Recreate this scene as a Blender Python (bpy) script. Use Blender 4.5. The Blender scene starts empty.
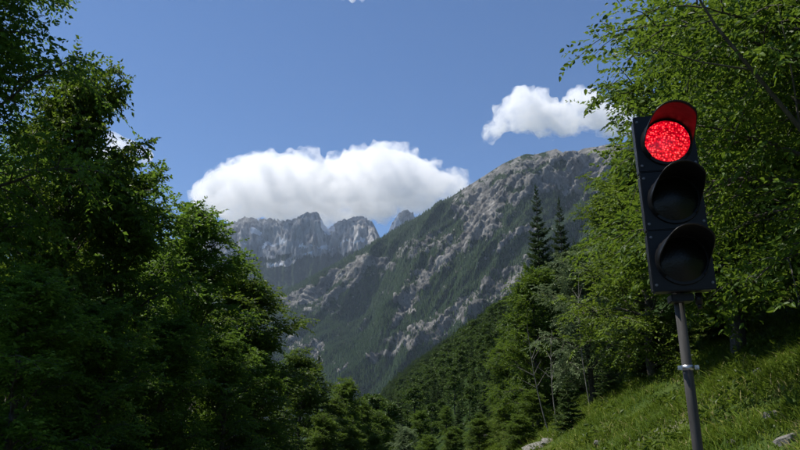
import bpy, bmesh, math, random
import numpy as np
from mathutils import Vector, Matrix

# ------------------------------------------------------------------ camera, sky, sun, exposure
SC = bpy.context.scene
COL = SC.collection
R = math.radians
PITCH = R(15.0); FPX = 690.0; CAMZ = 1.6
cam = bpy.data.cameras.new('camera'); cam_o = bpy.data.objects.new('camera', cam); COL.objects.link(cam_o)
cam_o.location = (0, 0, CAMZ); cam_o.rotation_euler = (R(90) + PITCH, 0, 0)
cam.sensor_width = 36.0; cam.lens = 36.0 * FPX / 800.0
cam.clip_start = 0.05; cam.clip_end = 60000
SC.camera = cam_o

SUN_EL, SUN_AZ = R(63), R(-76)         # azimuth, to the left of the view direction (+Y)
world = bpy.data.worlds.new('World'); SC.world = world; world.use_nodes = True
wn = world.node_tree.nodes; wl = world.node_tree.links
sky = wn.new('ShaderNodeTexSky'); sky.sky_type = 'NISHITA'; sky.sun_disc = False
sky.sun_elevation = SUN_EL; sky.sun_rotation = SUN_AZ
sky.altitude = 900; sky.air_density = 1.0; sky.dust_density = 0.0; sky.ozone_density = 10.0
bg = wn['Background']; bg.inputs['Strength'].default_value = 0.086
wl.new(sky.outputs[0], bg.inputs['Color'])
sun = bpy.data.lights.new('sun', 'SUN'); sun.energy = 4.5; sun.angle = R(0.53); sun.color = (1.0, 0.955, 0.89)
sun_o = bpy.data.objects.new('sun', sun); COL.objects.link(sun_o)
SUN_DIR = Vector((math.sin(SUN_AZ) * math.cos(SUN_EL), math.cos(SUN_AZ) * math.cos(SUN_EL), math.sin(SUN_EL)))
sun_o.rotation_euler = SUN_DIR.to_track_quat('Z', 'Y').to_euler(); sun_o.location = (-20, 5, 40)
vs = SC.view_settings; vs.view_transform = 'Standard'; vs.look = 'None'; vs.gamma = 1; vs.use_curve_mapping = False
vs.exposure = 0.55
SC.render.engine = 'CYCLES'
cy = SC.cycles
cy.use_denoising = True
cy.max_bounces = 16; cy.diffuse_bounces = 3; cy.glossy_bounces = 2; cy.transmission_bounces = 3
cy.volume_bounces = 16; cy.transparent_max_bounces = 8
cy.sample_clamp_indirect = 6.0
cy.caustics_reflective = False; cy.caustics_refractive = False

rng = np.random.default_rng(7)
random.seed(7)

# ------------------------------------------------------------------ helpers
CP, SP = math.cos(PITCH), math.sin(PITCH)
def at(px, py, Y):
    """a point on the ray of photo pixel (px, py), at ground distance Y ahead (arrays allowed)"""
    a = (np.asarray(px, float) - 400) / FPX; b = (225 - np.asarray(py, float)) / FPX
    dy = CP - b * SP; dz = SP + b * CP
    Y = np.asarray(Y, float)
    return np.stack(np.broadcast_arrays(a / dy * Y, Y, CAMZ + dz / dy * Y), -1)
def to_px(P):
    x, y, z = P[..., 0], P[..., 1], P[..., 2] - CAMZ
    dep = np.maximum(y * CP + z * SP, 1e-3)
    up = -y * SP + z * CP
    return 400 + FPX * x / dep, 225 - FPX * up / dep

_perm = np.random.default_rng(3).permutation(256); _perm = np.concatenate([_perm] * 3)
_g3 = np.random.default_rng(5).normal(size=(256, 3)); _g3 /= np.linalg.norm(_g3, axis=1)[:, None]
def noise3(x, y, z):
    x, y, z = np.broadcast_arrays(np.asarray(x, float), np.asarray(y, float), np.asarray(z, float))
    xi, yi, zi = np.floor(x), np.floor(y), np.floor(z)
    xf, yf, zf = x - xi, y - yi, z - zi
    xi, yi, zi = xi.astype(int) & 255, yi.astype(int) & 255, zi.astype(int) & 255
    f = lambda t: t * t * t * (t * (t * 6 - 15) + 10)
    u, v, w = f(xf), f(yf), f(zf)
    def gr(i, j, k):
        h = _perm[_perm[_perm[(xi + i) & 255] + ((yi + j) & 255)] + ((zi + k) & 255)]
        g = _g3[h]
        return g[..., 0] * (xf - i) + g[..., 1] * (yf - j) + g[..., 2] * (zf - k)
    l = lambda a, b, t: a + t * (b - a)
    return 1.6 * l(l(l(gr(0,0,0), gr(1,0,0), u), l(gr(0,1,0), gr(1,1,0), u), v),
                   l(l(gr(0,0,1), gr(1,0,1), u), l(gr(0,1,1), gr(1,1,1), u), v), w)
def fbm(x, y, z, o=5, gain=0.5, lac=2.03):
    s, a, f = 0, 1, 1.0
    for i in range(o):
        s = s + a * noise3(x * f + 17.3 * i, y * f + 5.1 * i, z * f + 9.7 * i); a *= gain; f *= lac
    return s
def ridged(x, y, z, o=5, gain=0.5, lac=2.1):
    s, a, f = 0, 1, 1.0
    for i in range(o):
        s = s + a * (1 - 2 * np.abs(noise3(x * f + 3.3 * i, y * f + 7.1 * i, z * f))); a *= gain; f *= lac
    return s
def sstep(a, b, x):
    t = np.clip((x - a) / (b - a), 0, 1); return t * t * (3 - 2 * t)

def mesh_np(name, verts, faces, mat=None, attrs=None, smooth=False):
    """faces: int array (n,3) or (n,4)"""
    verts = np.asarray(verts, np.float32); faces = np.asarray(faces, np.int32)
    me = bpy.data.meshes.new(name)
    n, k = faces.shape
    me.vertices.add(len(verts)); me.vertices.foreach_set('co', verts.ravel())
    me.loops.add(n * k); me.loops.foreach_set('vertex_index', faces.ravel())
    me.polygons.add(n); me.polygons.foreach_set('loop_start', np.arange(0, n * k, k, dtype=np.int32))
    me.polygons.foreach_set('use_smooth', np.full(n, smooth))
    for an, av in (attrs or {}).items():
        a = me.attributes.new(an, 'FLOAT', 'POINT'); a.data.foreach_set('value', np.asarray(av, np.float32))
    me.update(calc_edges=True); me.validate()
    if mat: me.materials.append(mat)
    return me
def obj(name, me, parent=None, loc=None):
    o = bpy.data.objects.new(name, me); COL.objects.link(o)
    if parent: o.parent = parent
    if loc is not None: o.location = loc
    return o
def bm_obj(name, bm, mat, parent=None, smooth=False):
    me = bpy.data.meshes.new(name); bm.to_mesh(me); bm.free(); me.materials.append(mat)
    if smooth: me.polygons.foreach_set('use_smooth', np.full(len(me.polygons), True))
    return obj(name, me, parent)
def tag(o, label=None, cat=None, group=None, kind=None):
    for k, v in (('label', label), ('category', cat), ('group', group), ('kind', kind)):
        if v: o[k] = v
    return o
def empty(name, loc, rz=0.0):
    o = bpy.data.objects.new(name, None); COL.objects.link(o); o.location = loc; o.rotation_euler = (0, 0, rz)
    o.empty_display_size = 0.2
    return o
def grid_faces(nu, nv):
    i = np.arange(nu * nv).reshape(nu, nv)
    return np.stack([i[:-1, :-1], i[1:, :-1], i[1:, 1:], i[:-1, 1:]], -1).reshape(-1, 4)

# ------------------------------------------------------------------ materials
class NT:
    def __init__(s, name):
        s.m = bpy.data.materials.new(name); s.m.use_nodes = True
        s.t = s.m.node_tree; s.n = s.t.nodes; s.l = s.t.links
        s.out = s.n['Material Output']; s.b = s.n['Principled BSDF']
    def new(s, k, **kw):
        n = s.n.new(k)
        for a, v in kw.items(): setattr(n, a, v)
        return n
    def lk(s, a, b): s.l.new(a, b)
    def attr(s, nm): return s.new('ShaderNodeAttribute', attribute_name=nm).outputs['Fac']
    def noise(s, scale, detail=4, rough=0.55, vec=None):
        n = s.new('ShaderNodeTexNoise'); n.inputs['Scale'].default_value = scale
        n.inputs['Detail'].default_value = detail; n.inputs['Roughness'].default_value = rough
        if vec is not None: s.lk(vec, n.inputs['Vector'])
        return n.outputs['Fac']
    def ramp(s, fac, stops):
        r = s.new('ShaderNodeValToRGB'); s.lk(fac, r.inputs[0]); e = r.color_ramp.elements
        while len(e) < len(stops): e.new(0.5)
        for i, (p, c) in enumerate(stops):
            e[i].position = p; e[i].color = (*c, 1) if len(c) == 3 else c
        return r.outputs[0]
    def mix(s, fac, a, b):
        m = s.new('ShaderNodeMix', data_type='RGBA')
        for v, i in ((fac, 0), (a, 6), (b, 7)):
            if hasattr(v, 'links'): s.lk(v, m.inputs[i])
            elif i == 0: m.inputs[0].default_value = v
            else: m.inputs[i].default_value = (*v, 1)
        return m.outputs[2]
    def math(s, op, a, b=0.0):
        m = s.new('ShaderNodeMath', operation=op)
        for v, i in ((a, 0), (b, 1)):
            if hasattr(v, 'links'): s.lk(v, m.inputs[i])
            else: m.inputs[i].default_value = v
        return m.outputs[0]
    def bump(s, h, strength, dist):
        b = s.new('ShaderNodeBump'); b.inputs['Strength'].default_value = strength; b.inputs['Distance'].default_value = dist
        s.lk(h, b.inputs['Height']); return b.outputs[0]
    def set(s, **kw):
        for k, v in kw.items():
            i = s.b.inputs[k.replace('_', ' ')]
            if hasattr(v, 'links'): s.lk(v, i)
            else: i.default_value = (*v, 1) if isinstance(v, tuple) and len(v) == 3 else v
        return s
    def coord(s, k='Object'): return s.new('ShaderNodeTexCoord').outputs[k]

def leaf_mat(name, dark, mid, lite, trans=0.3, gloss=0.24):
    t = NT(name)
    oi = t.new('ShaderNodeObjectInfo').outputs['Random']
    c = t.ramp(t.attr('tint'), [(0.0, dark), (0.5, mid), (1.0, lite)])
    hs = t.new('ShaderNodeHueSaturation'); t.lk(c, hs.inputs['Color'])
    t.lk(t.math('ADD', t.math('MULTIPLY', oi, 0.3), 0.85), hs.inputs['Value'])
    c = hs.outputs[0]
    t.set(Base_Color=c, Roughness=0.5); t.b.inputs['Specular IOR Level'].default_value = gloss
    tr = t.new('ShaderNodeBsdfTranslucent')
    tc = t.mix(0.5, c, tuple(min(1, 1.5 * v) for v in lite)); t.lk(tc, tr.inputs['Color'])
    mx = t.new('ShaderNodeMixShader'); mx.inputs[0].default_value = trans
    t.lk(t.b.outputs[0], mx.inputs[1]); t.lk(tr.outputs[0], mx.inputs[2]); t.lk(mx.outputs[0], t.out.inputs['Surface'])
    return t.m
M = {}
M['leaf_dark'] = leaf_mat('leaf_deep_green', (0.034, 0.076, 0.007), (0.074, 0.148, 0.013), (0.150, 0.245, 0.026), 0.46)
M['leaf_mid'] = leaf_mat('leaf_mid_green', (0.031, 0.062, 0.005), (0.068, 0.124, 0.010), (0.142, 0.208, 0.021), 0.42)
M['leaf_yellow'] = leaf_mat('leaf_yellow_green', (0.042, 0.075, 0.006), (0.083, 0.134, 0.011), (0.155, 0.215, 0.024), 0.38)
M['leaf_pale'] = leaf_mat('leaf_grey_green', (0.078, 0.121, 0.046), (0.137, 0.192, 0.078), (0.221, 0.277, 0.130), 0.25)
M['leaf_wood'] = leaf_mat('hillside_leaf_green', (0.024, 0.052, 0.006), (0.050, 0.094, 0.011), (0.100, 0.150, 0.022), 0.25)
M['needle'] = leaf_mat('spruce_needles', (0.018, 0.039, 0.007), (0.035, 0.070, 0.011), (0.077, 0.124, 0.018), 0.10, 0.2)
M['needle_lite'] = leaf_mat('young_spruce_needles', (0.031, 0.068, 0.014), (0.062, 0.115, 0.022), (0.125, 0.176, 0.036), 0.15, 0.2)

t = NT('bark'); w = t.coord()
mp = t.new('ShaderNodeMapping'); mp.inputs['Scale'].default_value = (1, 1, 0.2); t.lk(w, mp.inputs[0])
nz = t.noise(14, 6, 0.65, mp.outputs[0])
t.set(Base_Color=t.ramp(nz, [(0.3, (0.03, 0.024, 0.018)), (0.7, (0.12, 0.105, 0.085))]), Roughness=0.9, Normal=t.bump(nz, 0.6, 0.02)); M['bark'] = t.m
t = NT('pale_dead_wood'); nz = t.noise(20, 5, 0.6, t.coord())
t.set(Base_Color=t.ramp(nz, [(0.3, (0.13, 0.115, 0.10)), (0.7, (0.30, 0.28, 0.25))]), Roughness=0.9); M['deadwood'] = t.m

# rock, forest floor and snow of the mountains, by surface attributes
def mountain_mat(name, rock_a, rock_b, snow=False, sc=1.0):
    # bedding runs with the ridge: attributes 'along' and 'down' carry it
    t = NT(name); g = t.new('ShaderNodeNewGeometry').outputs['Position']
    mp = t.new('ShaderNodeMapping'); mp.inputs['Scale'].default_value = (1, 1, 0.5); t.lk(g, mp.inputs[0])
    n1 = t.noise(0.012 * sc, 8, 0.68, mp.outputs[0]); n2 = t.noise(0.05 * sc, 6, 0.7, mp.outputs[0])
    st = t.new('ShaderNodeCombineXYZ'); t.lk(t.attr('along'), st.inputs[0]); t.lk(t.attr('down'), st.inputs[1])
    n3 = t.noise(1.0, 7, 0.72, st.outputs[0])
    rk = t.mix(t.ramp(n1, [(0.38, (0, 0, 0)), (0.60, (1, 1, 1))]), rock_a, rock_b)
    rk = t.mix(t.ramp(n3, [(0.4, (0.75,) * 3), (0.6, (0,) * 3)]), rk, tuple(v * 0.45 for v in rock_a))
    gr = t.ramp(n2, [(0.3, (0.014, 0.028, 0.008)), (0.55, (0.026, 0.046, 0.013)), (0.75, (0.060, 0.080, 0.026))])
    f = t.math('ADD', t.attr('rock'), t.math('MULTIPLY', t.math('SUBTRACT', n2, 0.5), 1.5))
    f = t.math('ADD', f, t.math('MULTIPLY', t.math('SUBTRACT', n3, 0.5), 1.2))
    c = t.mix(t.ramp(f, [(0.40, (0,) * 3), (0.60, (1,) * 3)]), gr, rk)
    if snow:
        s = t.math('ADD', t.attr('snow'), t.math('MULTIPLY', t.math('SUBTRACT', n2, 0.5), 0.9))
        c = t.mix(t.ramp(s, [(0.5, (0,) * 3), (0.6, (1,) * 3)]), c, (0.82, 0.84, 0.88))
    t.set(Base_Color=c, Roughness=0.95, Normal=t.bump(t.math('ADD', t.math('MULTIPLY', n3, 0.7), n2), 1.0, (20 if snow else 22) / sc))
    t.b.inputs['Specular IOR Level'].default_value = 0.1
    return t.m
M['mountain'] = mountain_mat('mountain_rock_and_turf', (0.15, 0.145, 0.13), (0.35, 0.335, 0.305))
M['massif'] = mountain_mat('massif_limestone_and_snow', (0.38, 0.37, 0.36), (0.62, 0.605, 0.59), True, 0.5)

t = NT('ground_grass_and_soil'); g = t.new('ShaderNodeNewGeometry').outputs['Position']
n1 = t.noise(0.7, 6, 0.6, g); n2 = t.noise(9, 5, 0.7, g)
gr = t.mix(t.ramp(n1, [(0.35, (0,) * 3), (0.65, (1,) * 3)]), (0.032, 0.060, 0.012), (0.070, 0.095, 0.024))
sl = t.ramp(n2, [(0.3, (0.10, 0.085, 0.06)), (0.7, (0.24, 0.215, 0.17))])
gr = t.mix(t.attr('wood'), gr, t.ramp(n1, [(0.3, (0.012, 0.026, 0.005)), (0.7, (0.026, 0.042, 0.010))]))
f = t.math('ADD', t.attr('bare'), t.math('MULTIPLY', t.math('SUBTRACT', n2, 0.5), 0.7))
t.set(Base_Color=t.mix(t.ramp(f, [(0.42, (0,) * 3), (0.58, (1,) * 3)]), gr, sl), Roughness=0.95, Normal=t.bump(n2, 0.7, 0.06)); t.b.inputs['Specular IOR Level'].default_value = 0.05; M['ground'] = t.m
t = NT('asphalt'); n1 = t.noise(240, 4, 0.7, t.coord()); n2 = t.noise(1.2, 4, 0.6, t.coord())
t.set(Base_Color=t.mix(n2, t.ramp(n1, [(0.3, (0.035,) * 3), (0.7, (0.075,) * 3)]), (0.06, 0.058, 0.055)), Roughness=0.85, Normal=t.bump(n1, 0.5, 0.004)); M['asphalt'] = t.m
t = NT('grass_blades')
t.set(Base_Color=t.ramp(t.attr('tint'), [(0, (0.040, 0.080, 0.007)), (0.5, (0.098, 0.152, 0.014)), (0.80, (0.19, 0.21, 0.03)), (1.0, (0.30, 0.25, 0.12))]), Roughness=0.55)
tr = t.new('ShaderNodeBsdfTranslucent'); tr.inputs[0].default_value = (0.12, 0.18, 0.018, 1)
mx = t.new('ShaderNodeMixShader'); mx.inputs[0].default_value = 0.3
t.lk(t.b.outputs[0], mx.inputs[1]); t.lk(tr.outputs[0], mx.inputs[2]); t.lk(mx.outputs[0], t.out.inputs['Surface']); t.b.inputs['Specular IOR Level'].default_value = 0.12; M['grass'] = t.m
t = NT('bank_stone'); n1 = t.noise(9, 6, 0.65, t.coord())
t.set(Base_Color=t.ramp(n1, [(0.3, (0.12, 0.115, 0.10)), (0.7, (0.30, 0.285, 0.26))]), Roughness=0.95, Normal=t.bump(n1, 0.8, 0.05)); M['stone'] = t.m

# signal materials
t = NT('black_signal_plastic'); n1 = t.noise(60, 5, 0.6, t.coord()); n2 = t.noise(7, 4, 0.6, t.coord())
t.set(Base_Color=t.ramp(n2, [(0.3, (0.003, 0.003, 0.0033)), (0.75, (0.007, 0.007, 0.0075))]), Roughness=t.math('ADD', t.math('MULTIPLY', n2, 0.25), 0.33), Normal=t.bump(n1, 0.12, 0.002)); t.b.inputs['Specular IOR Level'].default_value = 0.28; M['plastic'] = t.m
t = NT('black_visor_plastic'); n1 = t.noise(35, 5, 0.6, t.coord())
t.set(Base_Color=(0.005, 0.005, 0.005), Roughness=t.math('ADD', t.math('MULTIPLY', n1, 0.25), 0.30), Normal=t.bump(n1, 0.25, 0.004)); t.b.inputs['Specular IOR Level'].default_value = 0.3; M['visor'] = t.m
t = NT('galvanised_steel'); n1 = t.noise(30, 5, 0.6, t.coord())
t.set(Base_Color=t.ramp(n1, [(0.3, (0.30, 0.31, 0.32)), (0.7, (0.55, 0.56, 0.57))]), Metallic=1.0, Roughness=0.38); M['steel'] = t.m
t = NT('dull_zinc_bolt'); t.set(Base_Color=(0.16, 0.16, 0.16), Metallic=0.6, Roughness=0.5); M['bolt'] = t.m
t = NT('weathered_grey_pole'); mp = t.new('ShaderNodeMapping'); mp.inputs['Scale'].default_value = (1, 1, 0.12); t.lk(t.coord(), mp.inputs[0])
n1 = t.noise(40, 6, 0.65, mp.outputs[0]); t.b.inputs['Specular IOR Level'].default_value = 0.3
t.set(Base_Color=t.ramp(n1, [(0.3, (0.030, 0.028, 0.025)), (0.7, (0.075, 0.070, 0.064))]), Roughness=0.7, Normal=t.bump(n1, 0.2, 0.003)); M['pole'] = t.m
t = NT('lit_red_lens'); w = t.coord()
vo = t.new('ShaderNodeTexVoronoi'); vo.inputs['Scale'].default_value = 92; vo.inputs['Randomness'].default_value = 0.8; t.lk(w, vo.inputs['Vector'])
sp = t.ramp(vo.outputs['Distance'], [(0.12, (0.75, 0.10, 0.09)), (0.34, (0.55, 0.004, 0.010)), (0.62, (0.16, 0.0, 0.004))])
sx = t.new('ShaderNodeSeparateColor'); t.lk(vo.outputs['Color'], sx.inputs[0])
st = t.math('ADD', t.math('MULTIPLY', sx.outputs[0], 1.7), 0.9)
t.set(Base_Color=(0.12, 0.004, 0.004), Roughness=0.25, Emission_Color=sp, Emission_Strength=st); M['lens_red'] = t.m
t = NT('dark_smoked_lens'); vo = t.new('ShaderNodeTexVoronoi'); vo.inputs['Scale'].default_value = 92; t.lk(t.coord(), vo.inputs['Vector'])
t.set(Base_Color=(0.005, 0.0055, 0.005), Roughness=0.30, Normal=t.bump(vo.outputs['Distance'], 0.15, 0.004)); t.b.inputs['Specular IOR Level'].default_value = 0.25; M['lens_off'] = t.m
t = NT('concrete_foot'); n1 = t.noise(25, 6, 0.6, t.coord())
t.set(Base_Color=t.ramp(n1, [(0.3, (0.22, 0.215, 0.2)), (0.7, (0.36, 0.35, 0.33))]), Roughness=0.9); M['concrete'] = t.m

# ------------------------------------------------------------------ ground
ROAD_L, ROAD_R = -3.7, 1.9
def road_shift(y):   # the road bends to the left further on
    return -0.0085 * np.maximum(y - 12, 0) ** 1.55
def road_z(y):
    return -0.085 * np.maximum(y - 14, 0) ** 1.0 * sstep(14, 26, y) - 0.0
def hill_foot(y):
    return 2.1 + np.where(y < 22, 0, -0.075 * (y - 22))
def ground_z(x, y):
    x = np.asarray(x, float); y = np.asarray(y, float)
    yc = np.clip(y, -200, 1e9)
    base = np.maximum(road_z(np.clip(yc, 0, 900)), -70.0)
    sx_ = road_shift(np.clip(yc, 0, 300))
    xr = np.where(yc < 40, np.minimum(hill_foot(yc), hill_foot(yc)), hill_foot(np.minimum(yc, 900)))
    right = np.maximum(x - xr, 0)
    lim = 420.0
    hill = 0.60 * np.where(right < lim, right, lim + (right - lim) * 0.2)
    hill = hill * (1 - sstep(900, 1700, yc)) + 0
    left = np.maximum((ROAD_L + sx_ - 0.9) - x, 0)
    fall = -np.minimum(0.42 * left, 60 + 0 * left)
    z = base + fall + hill
    # the hillside starts from the level beside the road, not from the sunken road further on
    z = np.where((x > xr), np.maximum(base * np.exp(-right / 25.0), -70) + hill, z)
    off = sstep(0.4, 3.0, right) + sstep(0.4, 3.0, left)
    z = z + off * (0.14 * fbm(x * 0.45, y * 0.45, 0.3, 4) + 0.5 * sstep(8, 40, np.abs(x)) * fbm(x * 0.05, y * 0.05, 2.2, 3))
    z = z + sstep(60, 400, np.hypot(x, y)) * 9 * fbm(x * 0.006, y * 0.006, 4.4, 4)
    far = sstep(900, 1700, yc); z = z * (1 - far) + far * (-100 + 20 * fbm(x * 0.001, y * 0.001, 1.1, 3))
    on_road = (x > ROAD_L + sx_ - 0.2) & (x < ROAD_R + sx_ + 0.1)
    return np.where(on_road, z - 0.07, z)
def sinh_axis(lo, hi, n, s):
    a, b = np.arcsinh(lo / s), np.arcsinh(hi / s)
    return s * np.sinh(np.linspace(a, b, n))
gx = sinh_axis(-22000, 22000, 420, 4.0); gy = 6 + sinh_axis(-9000, 26000, 420, 5.0)
GX, GY = np.meshgrid(gx, gy, indexing='ij'); GZ = ground_z(GX, GY)
bare = 0.12 + 0.45 * sstep(0.1, 0.8, fbm(GX * 0.22, GY * 0.22, 8.0, 3)) * sstep(2, 4, GX) * (GX < 14) * (GY < 26)
bare = np.where(GX > ROAD_R - 0.5, bare + 0.75 * np.exp(-np.maximum(GX - 2.2, 0) / 0.7) * (GX < 6) * (GY < 20), bare)
# a stony scar in the bank further along the road
_px, _py = to_px(np.stack([GX, GY, GZ], -1))
bare = bare + 0.6 * np.exp(-((_py - (440 - 0.55 * (_px - 480))) / 7) ** 2) * sstep(455, 470, _px) * (1 - sstep(505, 530, _px)) * ((GY > 14) & (GY < 32)) * (0.75 + 0.5 * fbm(GX * 0.9, GY * 0.5, 5.0, 3))
bare = np.where(GY > 32, 0.0, bare)
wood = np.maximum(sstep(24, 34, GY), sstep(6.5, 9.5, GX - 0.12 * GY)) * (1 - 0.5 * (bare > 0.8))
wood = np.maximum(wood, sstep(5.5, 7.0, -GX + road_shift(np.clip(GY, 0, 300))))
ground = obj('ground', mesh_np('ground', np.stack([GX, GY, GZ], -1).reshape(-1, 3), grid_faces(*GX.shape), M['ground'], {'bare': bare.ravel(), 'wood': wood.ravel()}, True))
tag(ground, kind='structure')

ry = np.arange(-40, 90, 0.5); rx = np.linspace(0, 1, 13)
RX = ROAD_L + (ROAD_R - ROAD_L) * rx[None, :] + road_shift(np.clip(ry, 0, 300))[:, None]; RY = np.repeat(ry[:, None], 13, 1)
RZ = road_z(np.clip(ry, 0, 900))[:, None] + 0.03 * (1 - (2 * rx[None, :] - 1) ** 2) - 0.02
road = obj('road', mesh_np('road', np.stack([RX, RY, RZ], -1).reshape(-1, 3), grid_faces(len(ry), 13), M['asphalt'], None, True))
tag(road, kind='structure')

# ------------------------------------------------------------------ mountains
def stroke(px, py, pts, w):
    """1 on a polyline of photo pixels, fading out over its width"""
    d = np.full(px.shape, 1e9)
    for (x0, y0), (x1, y1) in zip(pts[:-1], pts[1:]):
        t_ = np.clip(((px - x0) * (x1 - x0) + (py - y0) * (y1 - y0)) / ((x1 - x0) ** 2 + (y1 - y0) ** 2 + 1e-6), 0, 1)
        d = np.minimum(d, np.hypot(px - x0 - t_ * (x1 - x0), py - y0 - t_ * (y1 - y0)))
    return 1 - sstep(0.45 * w, 1.2 * w, d)

def sheet(name, rpts, fpts, nu, nv, back, amp, freq, mat, skew=0.8, seed=0.0):
    """a mountain flank hung between a ridge line and a foot line, with a back slope"""
    rp = np.array(rpts, float); u = np.linspace(rp[0, 0], rp[-1, 0], nu)
    ry_ = np.interp(u, rp[:, 0], rp[:, 1]); rd = np.interp(u, rp[:, 0], rp[:, 2])
    ridge = at(u, ry_, rd)
    fp = np.array(fpts, float); fd = np.interp(u, fp[:, 0], fp[:, 1])
    foot = ridge.copy(); foot[:, 0] = at(u, 410, fd)[:, 0]; foot[:, 1] = fd; foot[:, 2] = -140
    v = np.linspace(0, 1, nv) ** 1.0
    prof = v * 0.80 + 0.20 * v ** 1.0
    P = ridge[:, None, :] * (1 - v)[None, :, None] + foot[:, None, :] * v[None, :, None]
    P[..., 2] = ridge[:, None, 2] * (1 - prof)[None, :] + foot[:, None, 2] * prof[None, :]
    dz = np.sin(v * math.pi) * -0.03; P[..., 2] += dz[None, :] * ridge[:, None, 2]
    return u, v, P

# the near grey mountain on the right of the valley
RIDGE = [(120, 372, 5200), (200, 335, 5000), (280, 293, 4700), (300, 283, 4600), (330, 267, 4480), (360, 250, 4350), (400, 227, 4150), (440, 204, 3980), (458, 193, 3900),
         (472, 184, 3850), (484, 176, 3800), (496, 168, 3760), (504, 163, 3740), (516, 158, 3700), (526, 154, 3680), (535, 155, 3660), (546, 152, 3640),
         (556, 149, 3620), (563, 153, 3600), (572, 153, 3580), (584, 149, 3560), (598, 147, 3540), (620, 143, 3500), (660, 138, 3450), (740, 128, 3400), (860, 120, 3350)]
FOOT = [(120, 3500), (280, 3000), (360, 2700), (440, 2400), (520, 2150), (600, 2000), (860, 1900)]
u, v, P = sheet('mountain', RIDGE, FOOT, 620, 360, None, 0, 0, None)
U, V = np.meshgrid(u, v, indexing='ij')
a = (U - 400) / 60.0; b = V * 5.2
dgl = a * 0.8 + b * 0.55                     # gullies run down to the left in the picture
env = sstep(0.0, 0.10, V)
h = 95 * (ridged(dgl * 1.1 + 4, b * 0.35, 0.7, 3) - 0.7) + 17 * (ridged(dgl * 4.1, b * 0.5, 3.1, 5, 0.65) - 0.6) + 6 * fbm(a * 7, b * 7, 1.7, 5, 0.65)
hol = np.exp(-(((U - 372) / 34) ** 2 + ((V - 0.42) / 0.20) ** 2))
ax_, by_ = to_px(P)
hol = 210 * np.exp(-(((ax_ - 365 - 0.45 * (300 - by_)) / 34) ** 2 + ((by_ - 305) / 34) ** 2))
spur = 85 * stroke(ax_, by_, [(476, 190), (468, 228), (425, 290), (402, 335)], 30)
nrm = np.array([-0.15, -0.66, 0.74])
hh = (h * (0.25 + 0.75 * env) - hol + spur * sstep(0.05, 0.3, V)) * (0.10 + 0.90 * env)
P = P + hh[..., None] * nrm
px_, py_ = to_px(P)
wob = 7 * fbm(px_ / 16, py_ / 16, 2.0, 4); wob2 = 7 * fbm(px_ / 16, py_ / 16, 7.0, 4)
qx, qy = px_ + wob, py_ + wob2
rock = 0.10 + 0 * qx
def add(pts, w, s):
    global rock
    rock = np.maximum(rock, min(1.0, s + 0.05) * stroke(qx, qy, pts, w))
add([(610, 175), (560, 172), (520, 182), (490, 205), (478, 222)], 25, 0.98)
add([(510, 165), (480, 188), (462, 205)], 15, 0.75)
add([(640, 160), (560, 158)], 16, 0.9)
add([(475, 200), (474, 228), (462, 244), (440, 262), (420, 288), (402, 313), (396, 322)], 6.5, 1.0)
add([(455, 250), (425, 275), (405, 295)], 12, 0.56)
add([(405, 255), (435, 240), (450, 248)], 10, 0.52)
add([(290, 302), (320, 290), (345, 272), (372, 262), (384, 266)], 9, 0.85)
add([(322, 303), (345, 287), (360, 276)], 4, 0.9)
add([(285, 300), (300, 312), (330, 305)], 7, 0.5)
add([(395, 345), (425, 335), (460, 315), (500, 290), (522, 266)], 12, 0.64)
add([(440, 322), (470, 300), (515, 272)], 8, 0.64)
add([(494, 248), (516, 234), (530, 226)], 4, 0.9)
add([(295, 345), (318, 348)], 9, 0.62)
add([(370, 358), (395, 352)], 4, 0.8)
add([(336, 374), (347, 366)], 3, 0.8)
gstripe = np.maximum.reduce([stroke(qx, qy, [(495, 180), (525, 172), (545, 168)], 4), stroke(qx, qy, [(500, 213), (530, 203), (560, 196)], 5),
    stroke(qx, qy, [(555, 172), (566, 160)], 5), stroke(qx, qy, [(510, 192), (520, 187)], 5), stroke(qx, qy, [(590, 187), (640, 186)], 6)])
rock = rock * (1 - 0.75 * gstripe)
rock = np.clip(rock * 0.92 + 0.34 * fbm(px_ / 9, py_ / 7, 5.5, 5, 0.68) + 0.22 * fbm(px_ / 2.6 + py_ / 7, py_ / 9, 3.5, 3, 0.6), 0, 1)
crag = (ridged(dgl * 11, b * 2.2, 4.1, 4, 0.65) - 0.55) * 8 + fbm(a * 19, b * 19, 8.1, 3, 0.7) * 6 + (ridged(a * 1.0, b * 8.0, 8.1, 4, 0.65) - 0.55) * 7
lay = V * 34 + (U - 400) / 42.0 + 0.9 * fbm(a * 2.2, b * 2.2, 15.5, 4)
saw = lay - np.floor(lay); crag = crag * 0.9 + 9 * (np.minimum(saw, (1 - saw) * 3.5) - 0.35)       # ledges along the bedding
lay2 = V * 95 + (U - 400) / 20.0 + 1.2 * fbm(a * 5, b * 5, 18.5, 3); saw2 = lay2 - np.floor(lay2); crag = crag + 5 * (saw2 - 0.5)
P = P + (crag * sstep(0.25, 0.6, rock) * (0.15 + 0.85 * env))[..., None] * nrm
# back slope: two rows behind the ridge
bk1 = P[:, 0] + np.array([150, 700, -420.]); bk2 = P[:, 0] + np.array([300, 1800, 0.]); bk2[:, 2] = -140
P3 = np.concatenate([bk2[:, None], bk1[:, None], P], 1)
pad_ = lambda q: np.concatenate([q[:, :1], q[:, :1], q], 1)
rk3 = np.concatenate([np.full((len(u), 2), 0.5), rock], 1)
mountain = obj('mountain', mesh_np('mountain', P3.reshape(-1, 3), grid_faces(*P3.shape[:2])[:, ::-1], M['mountain'], {'rock': rk3.ravel(), 'along': pad_(U / 9.0 + V * 3.0).ravel(), 'down': pad_(V * 46 + U / 60).ravel()}, True))
tag(mountain, kind='structure')
MT = dict(P=P, rock=rock, px=px_, py=py_)

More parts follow.
